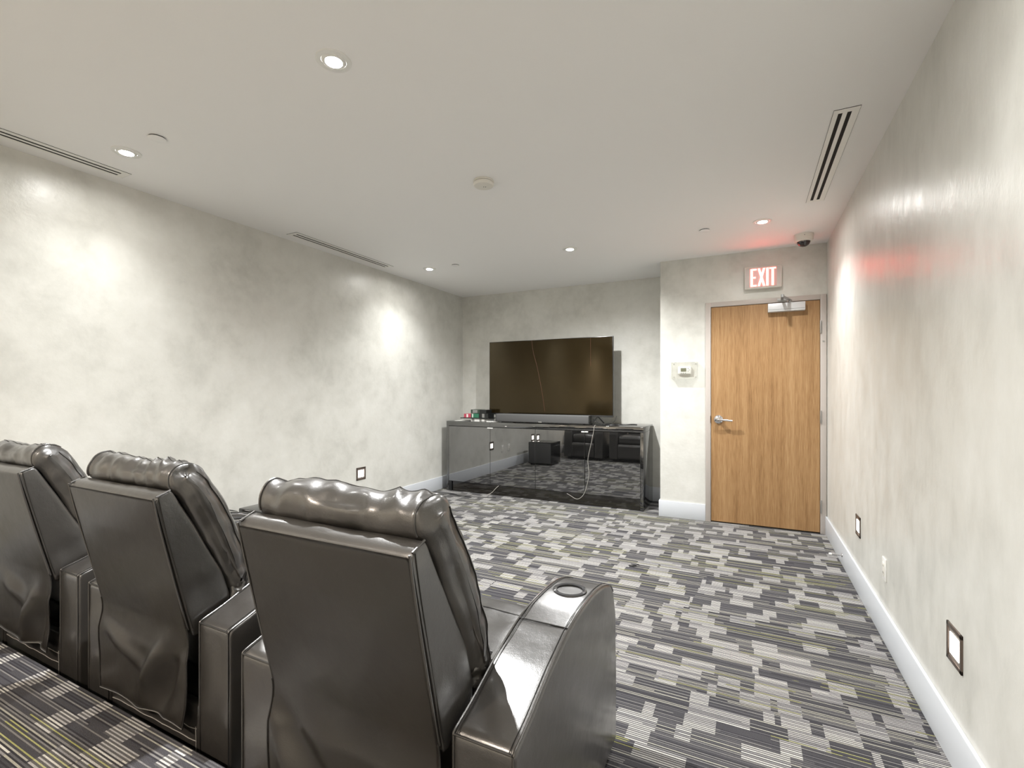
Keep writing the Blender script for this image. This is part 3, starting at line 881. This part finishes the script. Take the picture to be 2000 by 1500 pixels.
def recliner(x, y, seed, label, valley):
    root = empty('recliner', (x, y, 0), label, 'recliner', 'black leather theatre recliners')
    arm(root, -0.437, -0.280, seed + 1)
    arm(root, 0.280, 0.437, seed + 2)
    # base between the arms
    bm = B(); box(bm, -0.272, 0.272, 0.035, 0.78, 0.035, 0.30, 0.01); obj('base', bm, M_blackpl, root)
    # lower back panel with pale hem lines
    bm = B(); box(bm, -0.270, 0.270, 0.004, 0.035, 0.035, 0.27, 0.008, 3); lp = obj('lower_panel', bm, M_leather, root)
    bm = B()
    for zz in (0.19, 0.15):
        tube(bm, [(-0.262 + 0.524 * i / 24, 0.003, zz + 0.006 * nz(i * .4 + seed, zz * 9, 1)) for i in range(25)], 0.0012, 5)
    tube(bm, [(0.258, 0.002, 0.05), (0.262, 0.002, 0.15), (0.259, 0.002, 0.20)], 0.0012, 5)
    obj('hem_stitching', bm, M_hem, lp)
    # seat
    SEAT = [(0.10, 0.30), (0.10, 0.46), (0.20, 0.475), (0.45, 0.475), (0.65, 0.485), (0.76, 0.478), (0.805, 0.44), (0.80, 0.36), (0.77, 0.31)]
    def dseat(co, n): return 0.006 * nz(co.x * 9 + seed, co.y * 9, 2) + 0.012 * max(0, n.z) * math.cos(PI * co.x / .56)
    bm = B(); puff(bm, SEAT, -0.276, 0.276, rad=0.03, step=0.02, soft=2, disp=dseat); st = obj('seat', bm, M_leather, root, sharp=70)
    bm = B(); tube(bm, [(-0.262 + .524 * i / 20, 0.66, 0.4985 - 0.010 * abs(i - 10) / 10) for i in range(21)], 0.002, 5); obj('seam', bm, M_thread, st)
    FR = [(0.775, 0.06), (0.775, 0.30), (0.80, 0.33), (0.845, 0.33), (0.865, 0.29), (0.86, 0.08), (0.84, 0.055)]
    bm = B(); puff(bm, FR, -0.274, 0.274, rad=0.02, step=0.02, soft=2, disp=lambda co, n: 0.004 * nz(co.x * 9, co.z * 9, seed)); obj('footrest', bm, M_leather, root, sharp=70)
    # backrest shell
    SH = [(-0.127, 0.962), (-0.119, 0.974), (-0.079, 0.990), (-0.07, 0.985), (0.0, 0.855), (0.075, 0.70), (0.112, 0.60), (0.115, 0.56), (0.09, 0.545), (0.02, 0.50), (-0.015, 0.50), (-0.024, 0.53)]
    def dsh(co, n):
        d = 0.0022 * nz(co.x * 6 + seed, co.y * 6, co.z * 6)
        if n.y < -0.6: d -= 0.004
        if abs(n.x) > 0.7: d += 0.007 * math.exp(-((co.y - .04) ** 2 + (co.z - .66) ** 2) / .006) - .005 * math.exp(-((co.y - .03) ** 2 + (co.z - .60) ** 2) / .002)
        return d
    bm = B(); puff(bm, SH, -0.270, 0.268, rad=0.010, step=0.013, soft=1, disp=dsh); sh = obj('backrest', bm, M_leather, root, sharp=60)
    def edge_line(s, off, yz, dx):
        return catmull([(s * (0.266 - dx), a + off[0], b + off[1]) for a, b in yz], 6)
    rear = [(-0.122, 0.972), (-0.104, 0.880), (-0.077, 0.76), (-0.049, 0.64), (-0.022, 0.53)]
    for s in (-1, 1):
        bm = B(); tube(bm, edge_line(s, (-0.003, 0), rear, 0.001), 0.0030, 6); obj('piping', bm, M_leather, sh)
        bm = B(); tube(bm, [(p.x + s * 0.004, p.y + .010, p.z) for p in edge_line(s, (0, 0), rear, 0.001)], 0.0012, 5); obj('stitching', bm, M_thread, sh)
        bm = B(); tube(bm, [(s * .2665, -0.118, 0.974), (s * .2665, -0.078, 0.989)], 0.0028, 6); obj('piping', bm, M_leather, sh)
    # back cushion with rolled headrest
    CU = [(-0.076, 0.988), (-0.084, 1.02), (-0.080, 1.042), (-0.055, 1.067), (-0.02, 1.076), (0.012, 1.066), (0.045, 1.020), (0.080, 0.955), (0.112, 0.89), (0.145, 0.82),
          (0.172, 0.74), (0.192, 0.66), (0.188, 0.61), (0.155, 0.585), (0.120, 0.60), (0.090, 0.665), (0.04, 0.775), (-0.01, 0.88), (-0.055, 0.970)]
    def dcu(co, n):
        up = max(0.0, min(1.0, (co.z - 0.93) / 0.12))
        ruf = abs(nz(co.x * 15 + seed * 3.1 + co.y * 9, co.z * 5, co.y * 6))
        d = -0.026 * up * ruf * (0.35 + 0.65 * min(1, abs(co.x) / .2 + 0.2)) + 0.002
        endk = max(0, 1 - min(abs(co.x - .276), abs(co.x + .284)) / .09)
        d -= 0.016 * endk * up * abs(nz(co.x * 40, co.y * 9 + seed, co.z * 9))
        d += 0.006 * nz(co.x * 6 + seed, co.y * 8, co.z * 6) + 0.0025 * nz(co.x * 28 + seed, co.y * 25, co.z * 22)
        if abs(n.x) > 0.6:
            d += 0.006 * nz(seed, co.y * 20, co.z * 16) - 0.006 * abs(nz(seed + 4, co.y * 30 + co.z * 12, co.z * 9)) * up
        # crumpled lower end
        low = max(0.0, min(1.0, (0.70 - co.z) / 0.12))
        d += 0.016 * low * nz(co.x * 12, co.y * 24 + seed, co.z * 30)
        # sag of the long roll
        if n.z > 0.3: d -= 0.010 * (0.5 + 0.5 * math.cos(PI * (co.x - 0.03) / 0.13)) * up * (1 if abs(co.x - .03) < .13 else 0)
        return d
    bm = B(); puff(bm, CU, -0.284, 0.276, rad=0.034, bulge=0.010, step=0.010, soft=3, disp=dcu, nx=56, spine=[(-.035, 1.03), (.0, .985), (.03, .93), (.075, .82), (.12, .70), (.14, .635)])
    # rear corners of the roll are pulled in a little
    rings = puff.rings
    cu = obj('back_cushion', bm, M_leather, root, sharp=75)
    m = len(rings[0])
    for ka, kb, sx in ((8, 5, -1), (-9, -6, 1)):
        ring = rings[ka]
        pts = [ring[i] + Vector((sx * .0015, -.001, .001)) for i in range(m) if ring[i].y < 0.02 and ring[i].z > 0.985]
        k0 = max(range(len(pts)), key=lambda i: (pts[i] - pts[i - 1]).length)
        pts = pts[k0:] + pts[:k0]
        bm = B(); tube(bm, pts, 0.0028, 6); obj('piping', bm, M_leather, cu)
        ring = rings[kb]
        pts = [ring[i] + Vector((sx * .001, .0, .0)) for i in range(m) if ring[i].y > 0.0 and not (ring[i].z < 0.66 and ring[i].y < 0.13) and ring[i].z > 1.30 - 0.0 - (ring[i].y * 2.2 + .33)]
        k0 = max(range(len(pts)), key=lambda i: (pts[i] - pts[i - 1]).length)
        pts = pts[k0:] + pts[:k0]
        bm = B(); tube(bm, pts, 0.0013, 6); obj('stitching', bm, M_thread, cu)
    it = max(range(m), key=lambda i: rings[len(rings) // 2][i].z)
    it = it % m
    bm = B(); tube(bm, [rings[k][it] + Vector((0, 0, .0004)) for k in range(8, len(rings) - 8)], 0.0014, 5)
    obj('stitching', bm, M_thread, cu)
    LU = [(0.165 + .062 * math.cos(a), 0.590 + .062 * math.sin(a)) for a in [i * PI / 8 for i in range(16)]]
    def dlu(co, n): return -0.030 * abs(nz(co.x * 11 + seed, co.y * 30, co.z * 34)) + .012 * nz(co.x * 24, co.y * 14, co.z * 14 + seed)
    bm = B(); puff(bm, LU, -0.272, 0.277, rad=0.03, bulge=.004, step=0.012, soft=1, disp=dlu); obj('lumbar_fold', bm, M_leather, root, sharp=80)
    # one leather sheet covers the back of the shell and hangs loose below it
    bm = B()
    NX, NZ = 52, 84
    grid = []
    ZT, ZS, ZB = 0.966, 0.535, 0.215
    for j in range(NZ + 1):
        z0_ = ZT - (ZT - ZB) * j / NZ
        v = max(0.0, (ZS - z0_) / (ZS - ZB))
        row = []
        for i in range(NX + 1):
            u = i / NX * 2 - 1
            z = z0_ + 0.012 * v * nz(u * 2.2 + seed, 5, 5)
            half = 0.2665
            if v > 0: half = 0.2665 + 0.012 * math.sin(PI * min(1, v)) * (0.6 + 0.4 * nz(v * 3, seed, u)) - 0.022 * max(0, v - .75) * 2
            xx = u * half
            yl = -0.122 + (0.972 - max(z, .45)) * (0.098 / 0.442) - 0.0050
            yh = -0.034
            yy = yl if v <= 0 else yl * (1 - min(1, v * 3)) + yh * min(1, v * 3)
            yy += 0.010 * math.cos(PI * u / 2) * 0.0
            up = max(0, min(1, (z - ZS) * 5)) * max(0, min(1, (ZT - z) * 8))
            yy -= 0.009 * math.cos(PI * u / 2) * up
            a = math.sin(min(1, max(0, (0.66 - z) * 3.0)) * PI / 2)
            for (px, pz, ax, az, wd, am) in valley:
                L = math.hypot(ax, az); dx, dz = ax / L, az / L
                q = (xx - px) * dz - (z - pz) * dx
                t_ = (xx - px) * dx + (z - pz) * dz
                yy += 1.5 * am * math.exp(-(q / wd) ** 2) * math.exp(-(t_ / (L * .5)) ** 2) * a
            yy += 0.006 * a * nz(xx * 8 + seed, z * 7, 3) + 0.002 * nz(xx * 5 + seed, z * 5, 8)
            if z > ZS: yy = min(yy, yl + 0.001)
            if z <= ZS: yy = min(yy, 0.001 - 0.025 * max(0, min(1, (z - .44) * 12)))
            row.append(bm.verts.new((xx, yy, z)))
        grid.append(row)
    for j in range(NZ):
        for i in range(NX):
            bm.faces.new((grid[j][i], grid[j + 1][i], grid[j + 1][i + 1], grid[j][i + 1]))
    hem = [grid[NZ][i].co.copy() for i in range(NX + 1)]
    sides = [[grid[j][k].co.copy() for j in range(NZ + 1) if grid[j][k].co.z < .54] for k in (0, NX)]
    bmesh.ops.solidify(bm, geom=list(bm.faces), thickness=0.003)
    bmesh.ops.recalc_face_normals(bm, faces=bm.faces)
    sk = obj('back_panel', bm, M_skirt, root, sharp=70)
    bm = B(); tube(bm, [h + Vector((0, -0.001, 0)) for h in hem], 0.0024, 6)
    obj('hem', bm, M_leather, sk)
    for s_ in sides:
        bm = B(); tube(bm, s_, 0.0022, 6); obj('side_seam', bm, M_thread, sk)
    return root

recliner(-2.867, 0.945, 1.3, 'black leather recliner farthest left, cut off by the left edge',
         [(0.10, .33, -.10, -.22, .035, -.022), (0.19, .33, -.08, -.26, .03, .020), (-.05, .42, .25, -.08, .03, -.012)])
recliner(-1.876, 0.930, 5.7, 'black leather recliner in the middle of the row of three',
         [(0.08, .36, -.12, -.20, .03, -.024), (0.16, .34, -.13, -.24, .034, .022), (-.10, .40, .26, -.09, .025, -.010), (0.22, .42, .05, -.2, .04, -.008)])
recliner(-0.863, 0.875, 9.2, 'black leather recliner nearest the camera, rightmost, beside the open carpet',
         [(-0.12, .36, .20, -.22, .04, .012), (-.20, .34, .12, -.2, .03, -.012)])
